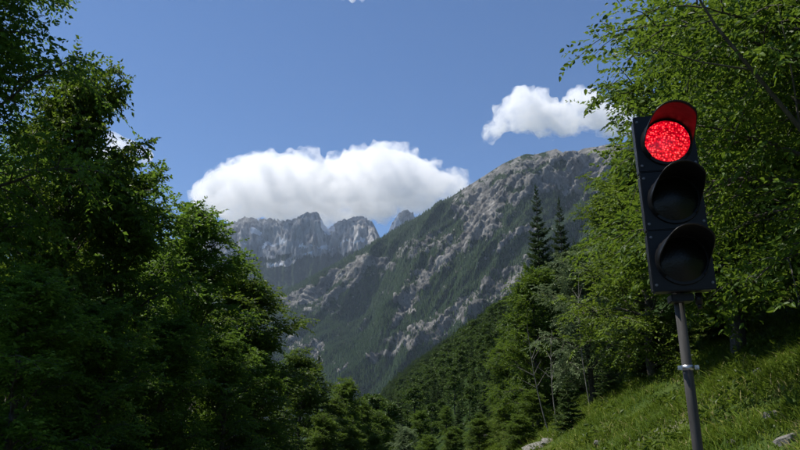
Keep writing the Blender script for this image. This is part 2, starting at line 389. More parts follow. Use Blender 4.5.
# the far massif under the cloud
RIDGE = [(60, 300, 7600), (150, 262, 7500), (195, 238, 7400), (210, 232, 7350), (222, 228, 7300), (234, 224, 7250), (246, 219, 7200), (258, 221, 7150), (270, 220, 7100), (282, 222, 7050),
         (292, 222, 7000), (301, 218, 6980), (309, 214, 6960), (317, 214, 6950), (321, 219, 6960), (325, 229, 7000), (331, 230, 7020), (336, 224, 7000), (344, 221, 6980),
         (356, 218, 6950), (366, 220, 6900), (373, 224, 6880), (377, 232, 6860), (380, 240, 6900), (386, 240, 7000), (390, 228, 7050), (398, 216, 7080), (404, 210.5, 7090), (411, 213, 7100),
         (425, 225, 7100), (450, 245, 7100), (520, 270, 7200), (620, 290, 7400)]
FOOT = [(60, 5400), (300, 5200), (620, 5400)]
u, v, P = sheet('far_massif', RIDGE, FOOT, 520, 260, None, 0, 0, None)
U, V = np.meshgrid(u, v, indexing='ij')
a = (U - 300) / 26.0; b = V * 9
env = sstep(0, 0.10, V)
# cliffs above, gentler forested slopes below
P[..., 2] += (-330 * sstep(0.03, 0.24, V) * (1 - V) * 1.2) * np.clip(P[:, :1, 2] / 1900, 0, 1)
h = 120 * (ridged(a * 0.9 + b * 0.15, b * 0.3, 1.7, 3) - 0.6) + 60 * (ridged(a * 2.4, b * 0.9, 6.1, 4) - 0.6) + 34 * fbm(a * 5, b * 5, 3.7, 5, 0.6)
P = P + (h * (0.12 + 0.88 * env) * (1 - 0.5 * sstep(0.3, 0.6, V)) + 26 * (ridged(a * 6, b * 3, 2.2, 4, 0.6) - 0.6) * (1 - sstep(0.3, 0.5, V)))[..., None] * np.array([0, -0.75, 0.65])
px_, py_ = to_px(P)
qx, qy = px_ + 4 * fbm(px_ / 9, py_ / 9, 2.2, 4), py_ + 4 * fbm(px_ / 9, py_ / 9, 6.2, 4)
line = np.interp(qx, [180, 230, 255, 280, 300, 330, 350, 375, 420], [240, 252, 256, 254, 256, 254, 252, 250, 245])
rock = np.clip(1 - sstep(-5, 7, qy - line) + 0.35 * fbm(px_ / 7, py_ / 5, 1.5, 4) * (qy > line - 12), 0, 1)
rock = np.maximum(rock, 0.85 * stroke(qx, qy, [(268, 266), (282, 262), (294, 261)], 3))
snow = np.zeros_like(rock)
for pts, w_, s_ in [([(252, 231), (260, 233)], 3.2, .9), ([(263, 247), (272, 244), (283, 243)], 2.6, .95), ([(270, 245), (284, 239)], 1.6, .8), ([(298, 247), (303, 245), (330, 248)], 1.6, .7),
                    ([(322, 222), (326, 229), (331, 229)], 4.5, 1.0), ([(305, 256), (310, 253)], 2.5, .8), ([(336, 243), (352, 241), (364, 239)], 1.8, .8), ([(328, 248), (340, 247)], 2.2, .7),
                    ([(386, 236), (393, 226), (398, 221)], 3.5, .9), ([(268, 266), (282, 263)], 1.8, .75), ([(240, 240), (247, 244)], 2, .6)]:
    snow = np.maximum(snow, s_ * stroke(qx, qy, pts, w_))
bk1 = P[:, 0] + np.array([0, 900, -700.]); bk2 = P[:, 0] + np.array([0, 2500, 0.]); bk2[:, 2] = -140
P3 = np.concatenate([bk2[:, None], bk1[:, None], P], 1)
pad = lambda q, val: np.concatenate([np.full((len(u), 2), val), q], 1)
massif = obj('far_massif', mesh_np('far_massif', P3.reshape(-1, 3), grid_faces(*P3.shape[:2])[:, ::-1], M['massif'], {'rock': pad(rock, 1.0).ravel(), 'snow': pad(snow, 0.0).ravel(), 'along': pad_(U / 5.0).ravel(), 'down': pad_(V * 40 + U / 40).ravel()}, True))
tag(massif, kind='structure')
TOPZ = float(max(P3[..., 2].max(), MT['P'][..., 2].max()))
print('TOPZ', TOPZ)

# ------------------------------------------------------------------ haze over the whole valley
HZ_TOP = TOPZ + 25
bm = bmesh.new(); bmesh.ops.create_cube(bm, size=1)
for q in bm.verts:
    q.co = Vector(((q.co.x) * 46000, 8500 + q.co.y * 37000, (-175 if q.co.z < 0 else HZ_TOP)))
hz = NT('valley_haze'); hz.n.remove(hz.b)
pv = hz.new('ShaderNodeVolumePrincipled'); pv.inputs['Color'].default_value = (0.66, 0.80, 1.0, 1)
pv.inputs['Density'].default_value = 2.5e-5; pv.inputs['Anisotropy'].default_value = 0.2
hz.lk(pv.outputs[0], hz.out.inputs['Volume'])
haze = bm_obj('haze', bm, hz.m); tag(haze, kind='stuff')

# ------------------------------------------------------------------ clouds
ct = NT('cloud_vapour'); ct.n.remove(ct.b)
pv = ct.new('ShaderNodeVolumePrincipled'); pv.inputs['Color'].default_value = (0.984, 0.984, 0.982, 1)
g_ = ct.new('ShaderNodeNewGeometry').outputs['Position']
cn = ct.noise(1 / 190.0, 6, 0.66, g_)
dn = ct.new('ShaderNodeMapRange'); dn.interpolation_type = 'SMOOTHSTEP'; dn.inputs['From Min'].default_value = 0.43; dn.inputs['From Max'].default_value = 0.56
dn.inputs['To Min'].default_value = 0.0006; dn.inputs['To Max'].default_value = 0.0075; ct.lk(cn, dn.inputs['Value']); ct.lk(dn.outputs[0], pv.inputs['Density'])
pv.inputs['Anisotropy'].default_value = 0.2
ct.lk(pv.outputs[0], ct.out.inputs['Volume'])
def cloud(name, label, blobs, Y, zmin, voxel, seed, depth=1.0, layers=(-1, 0, 1)):
    bm = bmesh.new(); rr = random.Random(seed)
    for (px, py, r) in blobs:
        for k, ko in enumerate(layers):
            yy = Y + ko * r / FPX * Y * depth + rr.uniform(-120, 120)
            c = at(px + rr.uniform(-3, 3), py + rr.uniform(-2, 2), yy)
            rad = r / FPX * Y * (1.0 if k == 1 else 0.92)
            bmesh.ops.create_icosphere(bm, subdivisions=3, radius=rad, matrix=Matrix.Translation(Vector(c)))
    me = bpy.data.meshes.new(name); bm.to_mesh(me); bm.free()
    o = bpy.data.objects.new(name, me); COL.objects.link(o)
    md = o.modifiers.new('r', 'REMESH'); md.mode = 'VOXEL'; md.voxel_size = voxel
    dg = bpy.context.evaluated_depsgraph_get(); em = bpy.data.meshes.new_from_object(o.evaluated_get(dg))
    o.modifiers.clear(); o.data = em; bpy.data.meshes.remove(me)
    n = len(em.vertices); co = np.empty(n * 3, np.float32); em.vertices.foreach_get('co', co); co = co.reshape(-1, 3).astype(float)
    nn = np.empty(n * 3, np.float32); em.vertices.foreach_get('normal', nn); nn = nn.reshape(-1, 3)
    s = 1 / 420.0
    d = 150 * (np.abs(fbm(co[:, 0] * s, co[:, 1] * s, co[:, 2] * s + seed, 2)) - 0.25) + 85 * (np.abs(fbm(co[:, 0] * s * 3, co[:, 1] * s * 3, co[:, 2] * s * 3, 4, 0.6)) - 0.2)
    d += 60 * fbm(co[:, 0] * s * 5, co[:, 1] * s * 5, co[:, 2] * s * 5, 3)
    co += nn * d[:, None]
    lo = zmin + 15 * (1 + noise3(co[:, 0] / 300, co[:, 1] / 300, 0))
    co[:, 2] = np.where(co[:, 2] < lo, lo + (co[:, 2] - lo) * 0.04 * (zmin > 0), co[:, 2])
    co[:, 2] = np.maximum(co[:, 2], HZ_TOP + 12)
    em.vertices.foreach_set('co', co.astype(np.float32).ravel()); em.update()
    md = o.modifiers.new('r', 'REMESH'); md.mode = 'VOXEL'; md.voxel_size = voxel * 0.62        # one clean skin
    dg = bpy.context.evaluated_depsgraph_get(); e2 = bpy.data.meshes.new_from_object(o.evaluated_get(dg))
    o.modifiers.clear(); o.data = e2; bpy.data.meshes.remove(em); em = e2
    em.materials.clear(); em.materials.append(ct.m)
    tag(o, label, 'cloud', 'fair weather clouds')
    return o
cloud('cloud', 'broad white cumulus cloud capping the far rocky peaks',
      [(222, 192, 24), (250, 182, 27), (262, 176, 22), (285, 180, 26), (305, 178, 22), (338, 180, 24), (360, 172, 26), (380, 168, 25), (400, 168, 20), (420, 178, 20), (440, 184, 13),
       (458, 184, 9), (468, 183, 6), (428, 168, 8), (250, 205, 22), (285, 205, 24), (320, 200, 24), (350, 202, 24), (385, 200, 24), (410, 196, 18), (225, 207, 16), (438, 190, 12), (207, 196, 16), (212, 204, 14), (240, 214, 20), (280, 214, 20), (320, 214, 22), (355, 214, 20)], 7300, HZ_TOP + 20, 42, 1, 1.0, (-1, 0, 1, 2.4, 3.8))
cloud('cloud', 'smaller white cumulus cloud floating above the grey mountain ridge',
      [(492, 128, 10), (508, 118, 15), (522, 104, 17), (534, 108, 15), (548, 116, 18), (565, 118, 17), (582, 103, 17), (596, 112, 20), (612, 118, 18), (628, 122, 14), (520, 122, 14), (535, 124, 12), (484, 131, 5)], 7600, 0, 36, 5, 0.8)
cloud('cloud', 'little white cloud half hidden behind the dark roadside treetops',
      [(120, 150, 10), (134, 147, 8), (145, 153, 6), (108, 156, 9), (94, 155, 8)], 7800, 0, 36, 9, 0.8)

cloud('cloud', 'tiny white wisp of cloud high above the valley',
      [(346, -2, 3), (352, -3, 3.5), (359, -5, 4)], 8200, 0, 30, 13, 0.8)
# ------------------------------------------------------------------ tree builders
def tube_np(paths, sides=5):
    """paths: list of (points (n,3), radii (n)) -> verts, quad faces"""
    Vs, Fs, off = [], [], 0
    ang = np.arange(sides) * 2 * math.pi / sides
    for pts, rad in paths:
        pts = np.asarray(pts, float); rad = np.asarray(rad, float); n = len(pts)
        tg = np.gradient(pts, axis=0); tg /= np.linalg.norm(tg, axis=1)[:, None] + 1e-9
        ref = np.where(np.abs(tg[:, 2:3]) > 0.9, [[1, 0, 0]], [[0, 0, 1]])
        s = np.cross(tg, ref); s /= np.linalg.norm(s, axis=1)[:, None] + 1e-9
        q = np.cross(s, tg)
        ring = pts[:, None] + rad[:, None, None] * (np.cos(ang)[None, :, None] * s[:, None] + np.sin(ang)[None, :, None] * q[:, None])
        Vs.append(ring.reshape(-1, 3))
        i = np.arange(n - 1)[:, None] * sides + np.arange(sides)[None]; j = np.arange(n - 1)[:, None] * sides + (np.arange(sides)[None] + 1) % sides
        Fs.append(np.stack([i, j, j + sides, i + sides], -1).reshape(-1, 4) + off); off += n * sides
    return np.concatenate(Vs), np.concatenate(Fs)
def unit(v_): return v_ / (np.linalg.norm(v_, axis=-1, keepdims=True) + 1e-9)

def leaves_np(base, dirn, length, width, g, up_bias=0.75, six=False):
    n = len(base)
    nr = unit(g.normal(size=(n, 3)) * 0.7 + np.array([0, 0, up_bias]))
    side = unit(np.cross(dirn, nr)); nr = np.cross(side, dirn)
    L = length[:, None]; Wd = (length * width)[:, None]
    tip = base + dirn * L - nr * L * 0.10
    if six:
        m1 = base + dirn * L * 0.30; m2 = base + dirn * L * 0.68
        vs_ = np.stack([base, m1 + side * Wd * .5 + nr * L * .07, m2 + side * Wd * .40 + nr * L * .04, tip, m2 - side * Wd * .40 + nr * L * .04, m1 - side * Wd * .5 + nr * L * .07], 1)
        f = np.array([[0, 1, 2, 3], [0, 3, 4, 5]])
        k = 6
    else:
        m1 = base + dirn * L * 0.45
        vs_ = np.stack([base, m1 + side * Wd * .5 + nr * L * .08, tip, m1 - side * Wd * .5 + nr * L * .08], 1)
        f = np.array([[0, 1, 2], [0, 2, 3]]); k = 4
    F = (np.arange(n)[:, None, None] * k + f[None]).reshape(-1, f.shape[1])
    return vs_.reshape(-1, 3), F, k

def broadleaf(name, seed, H, base_f, Rc, mat, nlimb=16, nsub=9, ntwig=8, nleaf=9, leaf=0.085, lw=0.55, six=False, droop=0.25, upl=0.9, shape='round', trunk_r=None, bark='bark'):
    g = np.random.default_rng(seed)
    tr = trunk_r or 0.016 * H + 0.02
    zt = np.linspace(0, H * 0.97, 12)
    tp = np.stack([0.03 * H * noise3(zt / H * 2, seed * 3.1, 0.5) , 0.03 * H * noise3(zt / H * 2, seed * 1.7, 9.5), zt], -1); tp[0, :2] = 0
    paths = [(tp, tr * (1 - zt / H) ** 0.8 + 0.008)]
    tips_p, tips_d, tips_l, tint0 = [], [], [], []
    for i in range(nlimb):
        f = (i + g.uniform(0, 1)) / nlimb; tz = base_f + (0.97 - base_f) * f
        p0 = np.array([np.interp(tz * H, zt, tp[:, k]) for k in range(3)])
        if shape == 'round': sh = math.sqrt(max(0.05, 1 - ((f - 0.38) / 0.68) ** 2))
        elif shape == 'cone': sh = 0.18 + 0.82 * (1 - f)
        else: sh = 0.8
        L = Rc * sh * g.uniform(0.55, 1.18)
        az = i * 2.399 + g.uniform(-0.5, 0.5); el = R(20 + upl * 45 * f + g.uniform(-24, 24))
        d = np.array([math.cos(az) * math.cos(el), math.sin(az) * math.cos(el), math.sin(el)])
        s = np.linspace(0, 1, 7)
        pts = p0 + d * L * s[:, None] + np.array([0, 0, 1]) * (L * (0.20 * s - droop * s ** 2.2))[:, None] + 0.06 * L * np.stack([noise3(s * 3, i * 1.3 + seed, k * 3.3) for k in range(3)], -1)
        r0 = tr * 0.30 * (1 - 0.6 * f)
        paths.append((pts, r0 * (1 - s) ** 0.9 + 0.005))
        for j in range(nsub):
            if g.random() < 0.08: continue
            fj = 0.22 + 0.78 * (j + g.uniform(0, 1)) / nsub
            q0 = np.array([np.interp(fj, s, pts[:, k]) for k in range(3)])
            td = unit(pts[min(6, int(fj * 6) + 1)] - pts[max(0, int(fj * 6) - 1)])
            sd = unit(np.cross(td, [0, 0, 1])) * (1 if j % 2 else -1)
            dd = unit(td * g.uniform(0.35, 1.0) + sd * g.uniform(0.45, 1.0) + np.array([0, 0, g.uniform(-0.6, 0.75)]))
            l2 = L * (0.42 - 0.20 * fj) * g.uniform(0.7, 1.25) + 0.10 * Rc
            s2 = np.linspace(0, 1, 5)
            sp_ = q0 + dd * l2 * s2[:, None] + np.array([0, 0, -1]) * (l2 * droop * s2 ** 2)[:, None]
            paths.append((sp_, r0 * 0.35 * (1 - s2) + 0.003))
            ft = np.clip((np.arange(ntwig) + g.uniform(0, 1, ntwig)) / ntwig, 0, 1)
            t0 = np.stack([np.interp(ft, s2, sp_[:, k]) for k in range(3)], -1)
            sdn = unit(np.cross(dd, [0, 0, 1]))
            sg = np.where(np.arange(ntwig) % 2, 1, -1)[:, None]
            tdn = unit(dd * g.uniform(0.3, 1.0, (ntwig, 1)) + sdn * sg * g.uniform(0.3, 1.0, (ntwig, 1)) + np.stack([np.zeros(ntwig)] * 2 + [g.uniform(-0.8, 0.6, ntwig)], -1))
            tips_p.append(t0); tips_d.append(tdn); tips_l.append(Rc * g.uniform(0.10, 0.22, ntwig)); tint0.append(np.full(ntwig, g.normal(0, 0.19)) + 0.10 * (f - 0.5))
    P0 = np.concatenate(tips_p); D = np.concatenate(tips_d); Lt = np.concatenate(tips_l); T0 = np.concatenate(tint0)
    nt = len(P0); k = nleaf
    fl = (np.arange(k)[None] + g.uniform(0.2, 0.8, (nt, k))) / k
    sdn = unit(np.cross(D, np.array([0, 0, 1.0]))); sg = np.where(np.arange(k) % 2, 1.0, -1.0)[None, :, None]
    base = P0[:, None] + D[:, None] * (Lt[:, None] * fl)[..., None] - np.array([0, 0, 1]) * (Lt[:, None] * 0.25 * fl ** 2)[..., None]
    ld = unit(D[:, None] * 0.7 + sdn[:, None] * sg * 0.85 + g.normal(size=(nt, k, 3)) * 0.28 - np.array([0, 0, 0.28]))
    base, ld = base.reshape(-1, 3), ld.reshape(-1, 3); n = len(base)
    ll = leaf * 1.12 * g.uniform(0.6, 1.3, n)
    vs_, F, kk = leaves_np(base, ld, ll, lw, g, six=six)
    tint = np.clip(0.45 + np.repeat(T0, k) + g.normal(0, 0.17, n), 0, 1)
    crown = mesh_np(name + '_crown', vs_, F, M[mat], {'tint': np.repeat(tint, kk)})
    tv, tf = tube_np(paths, 5)
    trunk = mesh_np(name + '_trunk', tv, tf, M[bark], None, True)
    return dict(crown=crown, trunk=trunk, H=float(vs_[:, 2].max()), R=Rc)

def spruce(name, seed, H, Rc, mat, whorls=26, per=7, sprigs=15, base_f=0.06, needle=0.16):
    g = np.random.default_rng(seed); tr = 0.013 * H
    zt = np.linspace(0, H, 9)
    paths = [(np.stack([0 * zt, 0 * zt, zt], -1), tr * (1 - zt / H) + 0.006)]
    B, D, Ln, Tn = [], [], [], []
    for i in range(whorls):
        f = i / (whorls - 1); z0 = H * (base_f + (0.985 - base_f) * f ** 0.92)
        L0 = Rc * (1 - f) ** 0.85 * g.uniform(0.8, 1.12) + 0.03 * Rc
        m = per if f < 0.85 else max(4, per - 2)
        for j in range(m):
            az = 2 * math.pi * (j + g.uniform(-.3, .3)) / m + i * 1.1
            el = R(-18 + 48 * f ** 1.5 + g.uniform(-8, 8)); L = L0 * g.uniform(0.72, 1.15)
            d = np.array([math.cos(az) * math.cos(el), math.sin(az) * math.cos(el), math.sin(el)])
            p0 = np.array([0, 0, z0 + g.uniform(-.01, .01) * H])
            s = np.linspace(0, 1, 4)
            pts = p0 + d * L * s[:, None] + np.array([0, 0, 1]) * (L * 0.16 * s ** 2.5 - L * 0.05 * s)[:, None]
            paths.append((pts, (tr * 0.22 * (1 - s) + 0.004) * (1 - 0.5 * f)))
            ns = max(4, int(sprigs * (0.35 + 0.65 * L / Rc)))
            fs = 0.12 + 0.88 * (np.arange(ns) + g.uniform(0, 1, ns)) / ns
            b0 = np.stack([np.interp(fs, s, pts[:, k]) for k in range(3)], -1)
            sd = np.cross(d, [0, 0, 1]); sd /= np.linalg.norm(sd) + 1e-9
            for sgn in (-1, 1):
                dd = unit(d * 0.75 + sgn * sd * (0.85) + g.normal(size=(ns, 3)) * 0.16 - np.array([0, 0, 0.30]))
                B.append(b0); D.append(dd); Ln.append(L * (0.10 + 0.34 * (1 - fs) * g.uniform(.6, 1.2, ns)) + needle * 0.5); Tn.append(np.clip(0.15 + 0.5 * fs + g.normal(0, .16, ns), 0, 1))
            B.append(pts[-2:-1]); D.append(unit(pts[-1:] - pts[-2:-1])); Ln.append(np.array([L * 0.42])); Tn.append(np.array([0.75]))
    B.append(np.array([[0, 0, H * 0.955]])); D.append(np.array([[0, 0, 1.0]])); Ln.append(np.array([H * 0.06])); Tn.append(np.array([0.6]))
    B, D, Ln, Tn = np.concatenate(B), np.concatenate(D), np.concatenate(Ln), np.concatenate(Tn)
    # each sprig: a spine with three pairs of short needle tufts
    n = len(B); k = 4
    fl = (np.arange(k) + 0.5) / k
    bb = (B[:, None] + D[:, None] * (Ln[:, None] * fl[None])[..., None])
    sd = unit(np.cross(D, np.array([0, 0, 1.0])) + 1e-4)
    VV, FF, TT, off = [], [], [], 0
    for sgn in (-1, 0, 1):
        dd = unit(D[:, None] * 0.9 + sgn * sd[:, None] * 0.9 + g.normal(size=(n, k, 3)) * 0.22)
        base = (bb if sgn else B[:, None] + D[:, None] * (Ln[:, None] * (fl[None] * .9))[..., None]).reshape(-1, 3)
        ll = (np.repeat(Ln, k).reshape(n, k) * 0.42 * (1.1 - 0.5 * fl[None]) * g.uniform(.7, 1.2, (n, k))).ravel()
        vs_, F, kk = leaves_np(base, dd.reshape(-1, 3), ll, 0.42, g, up_bias=0.8)
        VV.append(vs_); FF.append(F + off); off += len(vs_); TT.append(np.repeat(np.repeat(Tn, k), kk))
    vs_ = np.concatenate(VV); crown = mesh_np(name + '_crown', vs_, np.concatenate(FF), M[mat], {'tint': np.clip(np.concatenate(TT), 0, 1)})
    tv, tf = tube_np(paths, 5)
    return dict(crown=crown, trunk=mesh_np(name + '_trunk', tv, tf, M['bark'], None, True), H=float(vs_[:, 2].max()), R=Rc)

HEIGHTS = []
def plant(name, label, cat, proto, px, Y, top=None, H=None, wf=1.0, rz=None, group=None, lean=(0, 0)):
    """stand a tree on the ground at pixel column px, Y metres ahead, as tall as its top in the photo"""
    x = float(at(px, 400, Y)[0]); z = float(ground_z(x, Y))
    if top is not None: H = float(at(px, top, Y)[2]) - z
    HEIGHTS.append((label[:46], round(x, 1), Y, round(z, 1), round(H, 1)))
    s = H / proto['H']
    e = empty(name, (x, Y, z - 0.08)); e.rotation_euler = (lean[0], lean[1], rz if rz is not None else random.uniform(0, 6.28)); e.scale = (s * wf, s * wf, s)
    obj('trunk', proto['trunk'], e); obj('crown', proto['crown'], e)
    tag(e, label, cat, group)
    return e

BL_A = broadleaf('big_broadleaf', 11, 12.0, 0.05, 4.0, 'leaf_dark', 70, 11, 10, 12, 0.115, droop=0.34, upl=1.0)
BL_B = broadleaf('slim_broadleaf', 23, 8.0, 0.05, 2.7, 'leaf_dark', 44, 9, 9, 10, 0.115, droop=0.36, upl=1.25)
BL_C = broadleaf('mid_broadleaf', 35, 8.0, 0.10, 2.6, 'leaf_mid', 52, 10, 9, 11, 0.11, droop=0.30, upl=1.0)
BL_R = broadleaf('overhanging_broadleaf', 47, 9.0, 0.17, 4.2, 'leaf_mid', 64, 11, 10, 10, 0.11, lw=0.5, six=True, droop=0.42, upl=0.8)
BL_Y = broadleaf('yellow_broadleaf', 51, 6.0, 0.05, 2.2, 'leaf_yellow', 46, 9, 9, 10, 0.09, droop=0.25, upl=1.0)
BL_P = broadleaf('willowy_tree', 63, 5.0, 0.08, 1.7, 'leaf_pale', 42, 9, 8, 11, 0.09, lw=0.34, droop=0.30, upl=1.1)
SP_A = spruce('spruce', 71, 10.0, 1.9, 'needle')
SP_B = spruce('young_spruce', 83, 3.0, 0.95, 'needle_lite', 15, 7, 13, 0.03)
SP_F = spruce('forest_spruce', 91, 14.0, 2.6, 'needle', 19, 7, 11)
BL_F = broadleaf('forest_broadleaf', 95, 11.0, 0.12, 3.4, 'leaf_wood', 18, 6, 6, 5, 0.42, lw=0.6)

# left of the road
plant('broadleaf_tree', 'tallest dark leafy tree across the road from the traffic light', 'tree', BL_A, -112, 9.5, H=11.0, wf=0.80)
plant('broadleaf_tree', 'dark leafy tree below the tallest one, its pointed top beside the little cloud', 'tree', BL_B, 108, 13, top=138, wf=0.9)
plant('broadleaf_tree', 'dark leafy tree whose top meets the end of the big cloud', 'tree', BL_B, 186, 16, top=192, wf=1.0, rz=2.0)
plant('broadleaf_tree', 'rounded leafy tree whose top stands against the far peaks', 'tree', BL_C, 240, 19.5, top=262, wf=1.15)
plant('broadleaf_tree', 'shaded leafy tree filling the gap behind the tallest roadside tree', 'tree', BL_A, 10, 17, top=120, wf=0.8)
plant('broadleaf_tree', 'low shaded leafy tree behind the roadside row opposite the signal', 'tree', BL_C, 145, 22, top=230, wf=1.3)
for k, (px, Y, top) in enumerate([(20, 8.2, 250), (95, 9.5, 285), (165, 11.5, 300), (222, 14, 322), (258, 17, 345)]):
    plant('roadside_bush', ['dark bush under the tallest roadside tree', 'dark bush beside the foot of the pointed leafy tree', 'dark bush between the two trees that reach the clouds',
                            'dark bush under the tree at the end of the big cloud', 'dark bush at the valley end of the roadside row of trees'][k], 'bush', BL_B, px, Y, top=top, wf=1.15, group='bushes under the roadside trees')

plant('broadleaf_tree', 'leafy tree squeezed between the tallest tree and the pointed one', 'tree', BL_C, 42, 12, top=45, wf=0.62)
plant('broadleaf_tree', 'leafy tree deepest in the shade behind the roadside row', 'tree', BL_A, 78, 23, top=165, wf=1.0)
# right bank
big = plant('broadleaf_tree', 'big bright leafy tree overhanging the traffic light', 'tree', BL_R, 895, 8.2, H=8.4, rz=0.6, wf=0.88)
plant('broadleaf_tree', 'leafy tree standing on the bank behind the traffic light', 'tree', BL_C, 745, 13.5, top=-10, wf=1.15)
plant('broadleaf_tree', 'yellow-green leafy tree beside the traffic light head', 'tree', BL_Y, 655, 17, top=150, wf=1.1)
plant('broadleaf_tree', 'pale grey-green willowy tree in front of the two spires', 'tree', BL_P, 590, 20, top=238, wf=1.05)
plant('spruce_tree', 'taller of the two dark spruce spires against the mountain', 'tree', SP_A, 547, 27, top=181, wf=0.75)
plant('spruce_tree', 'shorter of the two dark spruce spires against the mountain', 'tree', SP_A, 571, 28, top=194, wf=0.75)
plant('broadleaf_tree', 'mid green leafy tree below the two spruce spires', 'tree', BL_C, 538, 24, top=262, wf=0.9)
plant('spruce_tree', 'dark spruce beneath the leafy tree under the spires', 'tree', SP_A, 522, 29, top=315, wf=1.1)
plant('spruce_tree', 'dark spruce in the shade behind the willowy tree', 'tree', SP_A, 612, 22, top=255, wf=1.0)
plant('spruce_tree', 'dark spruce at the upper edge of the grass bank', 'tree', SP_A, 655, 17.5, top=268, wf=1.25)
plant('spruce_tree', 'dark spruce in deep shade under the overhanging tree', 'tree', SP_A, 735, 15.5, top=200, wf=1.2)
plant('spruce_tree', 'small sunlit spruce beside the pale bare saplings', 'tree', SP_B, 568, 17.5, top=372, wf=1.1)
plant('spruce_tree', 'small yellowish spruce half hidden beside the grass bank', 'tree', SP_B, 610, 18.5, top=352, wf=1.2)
plant('broadleaf_tree', 'leafy tree high on the bank behind the overhanging one', 'tree', BL_R, 860, 12, top=-60, wf=0.8)
plant('broadleaf_tree', 'yellow-green tree between the spires and the traffic light', 'tree', BL_Y, 632, 24, top=180, wf=1.0)
plant('roadside_bush', 'low leafy bush above the stony scar of the bank', 'bush', BL_C, 532, 21, top=385, wf=1.3)
for k, (px, Y, top, pr) in enumerate([(478, 30, 415, BL_C), (505, 27, 400, BL_Y), (455, 36, 424, BL_C), (520, 25, 412, BL_C), (519, 19.5, 410, BL_C), (512, 20, 420, BL_Y)]):
    plant('roadside_bush', ['round green bush at the lower end of the pale scar', 'yellow-green bush at the upper end of the pale scar', 'low bush beyond the pale scar, by the valley trees', 'small green bush beside the boulders of the scar', 'leafy bush at the near end of the stony scar, beside the grass', 'low yellow-green bush between the scar and the grass'][k],
          'bush', pr, px, Y, top=top, wf=1.6, group='bushes round the stony scar')
plant('roadside_bush', 'leafy bush on the bank in front of the dark spruces', 'bush', BL_Y, 690, 17, top=305, wf=1.3)

# its long limb, reaching up and out over the bank
lp = np.array([at(905, 330, 8.2), at(850, 220, 7.8), at(800, 128, 7.3), at(752, 70, 7.0), at(715, 25, 6.8), at(688, -20, 6.7)])
side = [(np.array([lp[2], at(790, 60, 7.0), at(778, 5, 6.9)]), np.array([0.014, 0.009, 0.005])), (np.array([lp[3], at(700, 62, 6.8), at(655, 48, 6.6), at(625, 60, 6.5)]), np.array([0.012, 0.008, 0.005, 0.003]))]
limb = obj('limb', mesh_np('limb', *tube_np([(lp, np.array([0.06, 0.040, 0.028, 0.022, 0.016, 0.009]))] + side, 7), M['bark'], None, True), big)
bpy.context.view_layer.update(); limb.matrix_parent_inverse = big.matrix_world.inverted()
# thin bare stems at the edge of the right wood
def bare_stem(seed, H):
    g = np.random.default_rng(seed); s = np.linspace(0, 1, 8)
    p = np.stack([0.10 * H * s ** 1.5, 0.03 * H * np.sin(s * 3), H * s], -1); paths = [(p, 0.014 * (1 - s) + 0.004)]
    for i in range(9):
        f = g.uniform(0.35, 0.97); q = np.array([np.interp(f, s, p[:, k]) for k in range(3)]); a_ = g.uniform(0, 6.28)
        d = np.array([math.cos(a_), math.sin(a_), 0.9]); L = 0.22 * H * (1.15 - f); s2 = np.linspace(0, 1, 4)
        paths.append((q + d * L * s2[:, None], 0.005 * (1 - s2) + 0.002))
    return mesh_np('bare_stem', *tube_np(paths, 5), M['deadwood'], None, True)
for k, (px, Y, H, ly, seed) in enumerate([(548, 18.5, 2.9, -0.28, 1), (556, 18.8, 2.6, -0.10, 2), (590, 18.6, 3.6, -0.22, 3)]):
    x = float(at(px, 400, Y)[0]); o = obj('bare_sapling', bare_stem(seed, H), None, (x, Y, float(ground_z(x, Y)) - 0.05)); o.rotation_euler = (0, ly, seed * 0.4)
    tag(o, ['pale bare sapling leaning outward at the edge of the wood', 'thin pale bare sapling standing upright beside the leaning one', 'tallest pale bare stem, deepest in the shade of the wood'][k], 'sapling', 'bare saplings at the edge of the wood')

# trees down the valley, each one of its own
VAL = [(318, 34, 352, SP_A, 1.15), (345, 40, 374, BL_C, 0.9), (300, 30, 345, BL_C, 1.0), (332, 37, 390, BL_C, 1.0), (362, 46, 398, BL_C, 1.0), (380, 52, 408, BL_C, 1.1), (405, 44, 422, BL_P, 1.3),
       (388, 60, 400, BL_F, .9), (420, 58, 408, BL_C, 1.1), (432, 66, 402, BL_F, .9), (446, 60, 404, BL_C, 1.1), (458, 50, 398, SP_A, 1.1), (470, 46, 385, BL_F, .8), (484, 42, 370, SP_A, 1.15),
       (497, 38, 350, SP_A, 1.15), (508, 34, 335, BL_C, 1.0), (355, 70, 392, SP_A, 1.2), (372, 78, 392, BL_F, 1.0), (398, 84, 392, SP_A, 1.2), (415, 90, 386, BL_F, 1.0), (438, 84, 380, SP_A, 1.2),
       (455, 80, 374, BL_F, 1.0), (474, 72, 364, SP_A, 1.2), (490, 64, 350, SP_A, 1.2), (506, 56, 330, SP_A, 1.2), (350, 38, 420, BL_C, 1.2), (375, 40, 432, BL_C, 1.2), (428, 36, 432, BL_C, 1.3), (450, 34, 428, BL_C, 1.2), (325, 28, 410, BL_C, 1.2), (480, 33, 410, BL_C, 1.1), (500, 30, 395, BL_C, 1.0)]
for k, (px, Y, top, pr, wf) in enumerate(VAL):
    con = pr is SP_A
    lab = 'pale grey-green bushy tree in the valley bottom' if pr is BL_P else ('dark spruce in the wood filling the valley bottom' if con else 'leafy tree in the wood filling the valley bottom')
    plant('spruce_tree' if con else 'broadleaf_tree', lab, 'tree', pr, px, Y, top=top, wf=wf, group='trees filling the valley bottom')

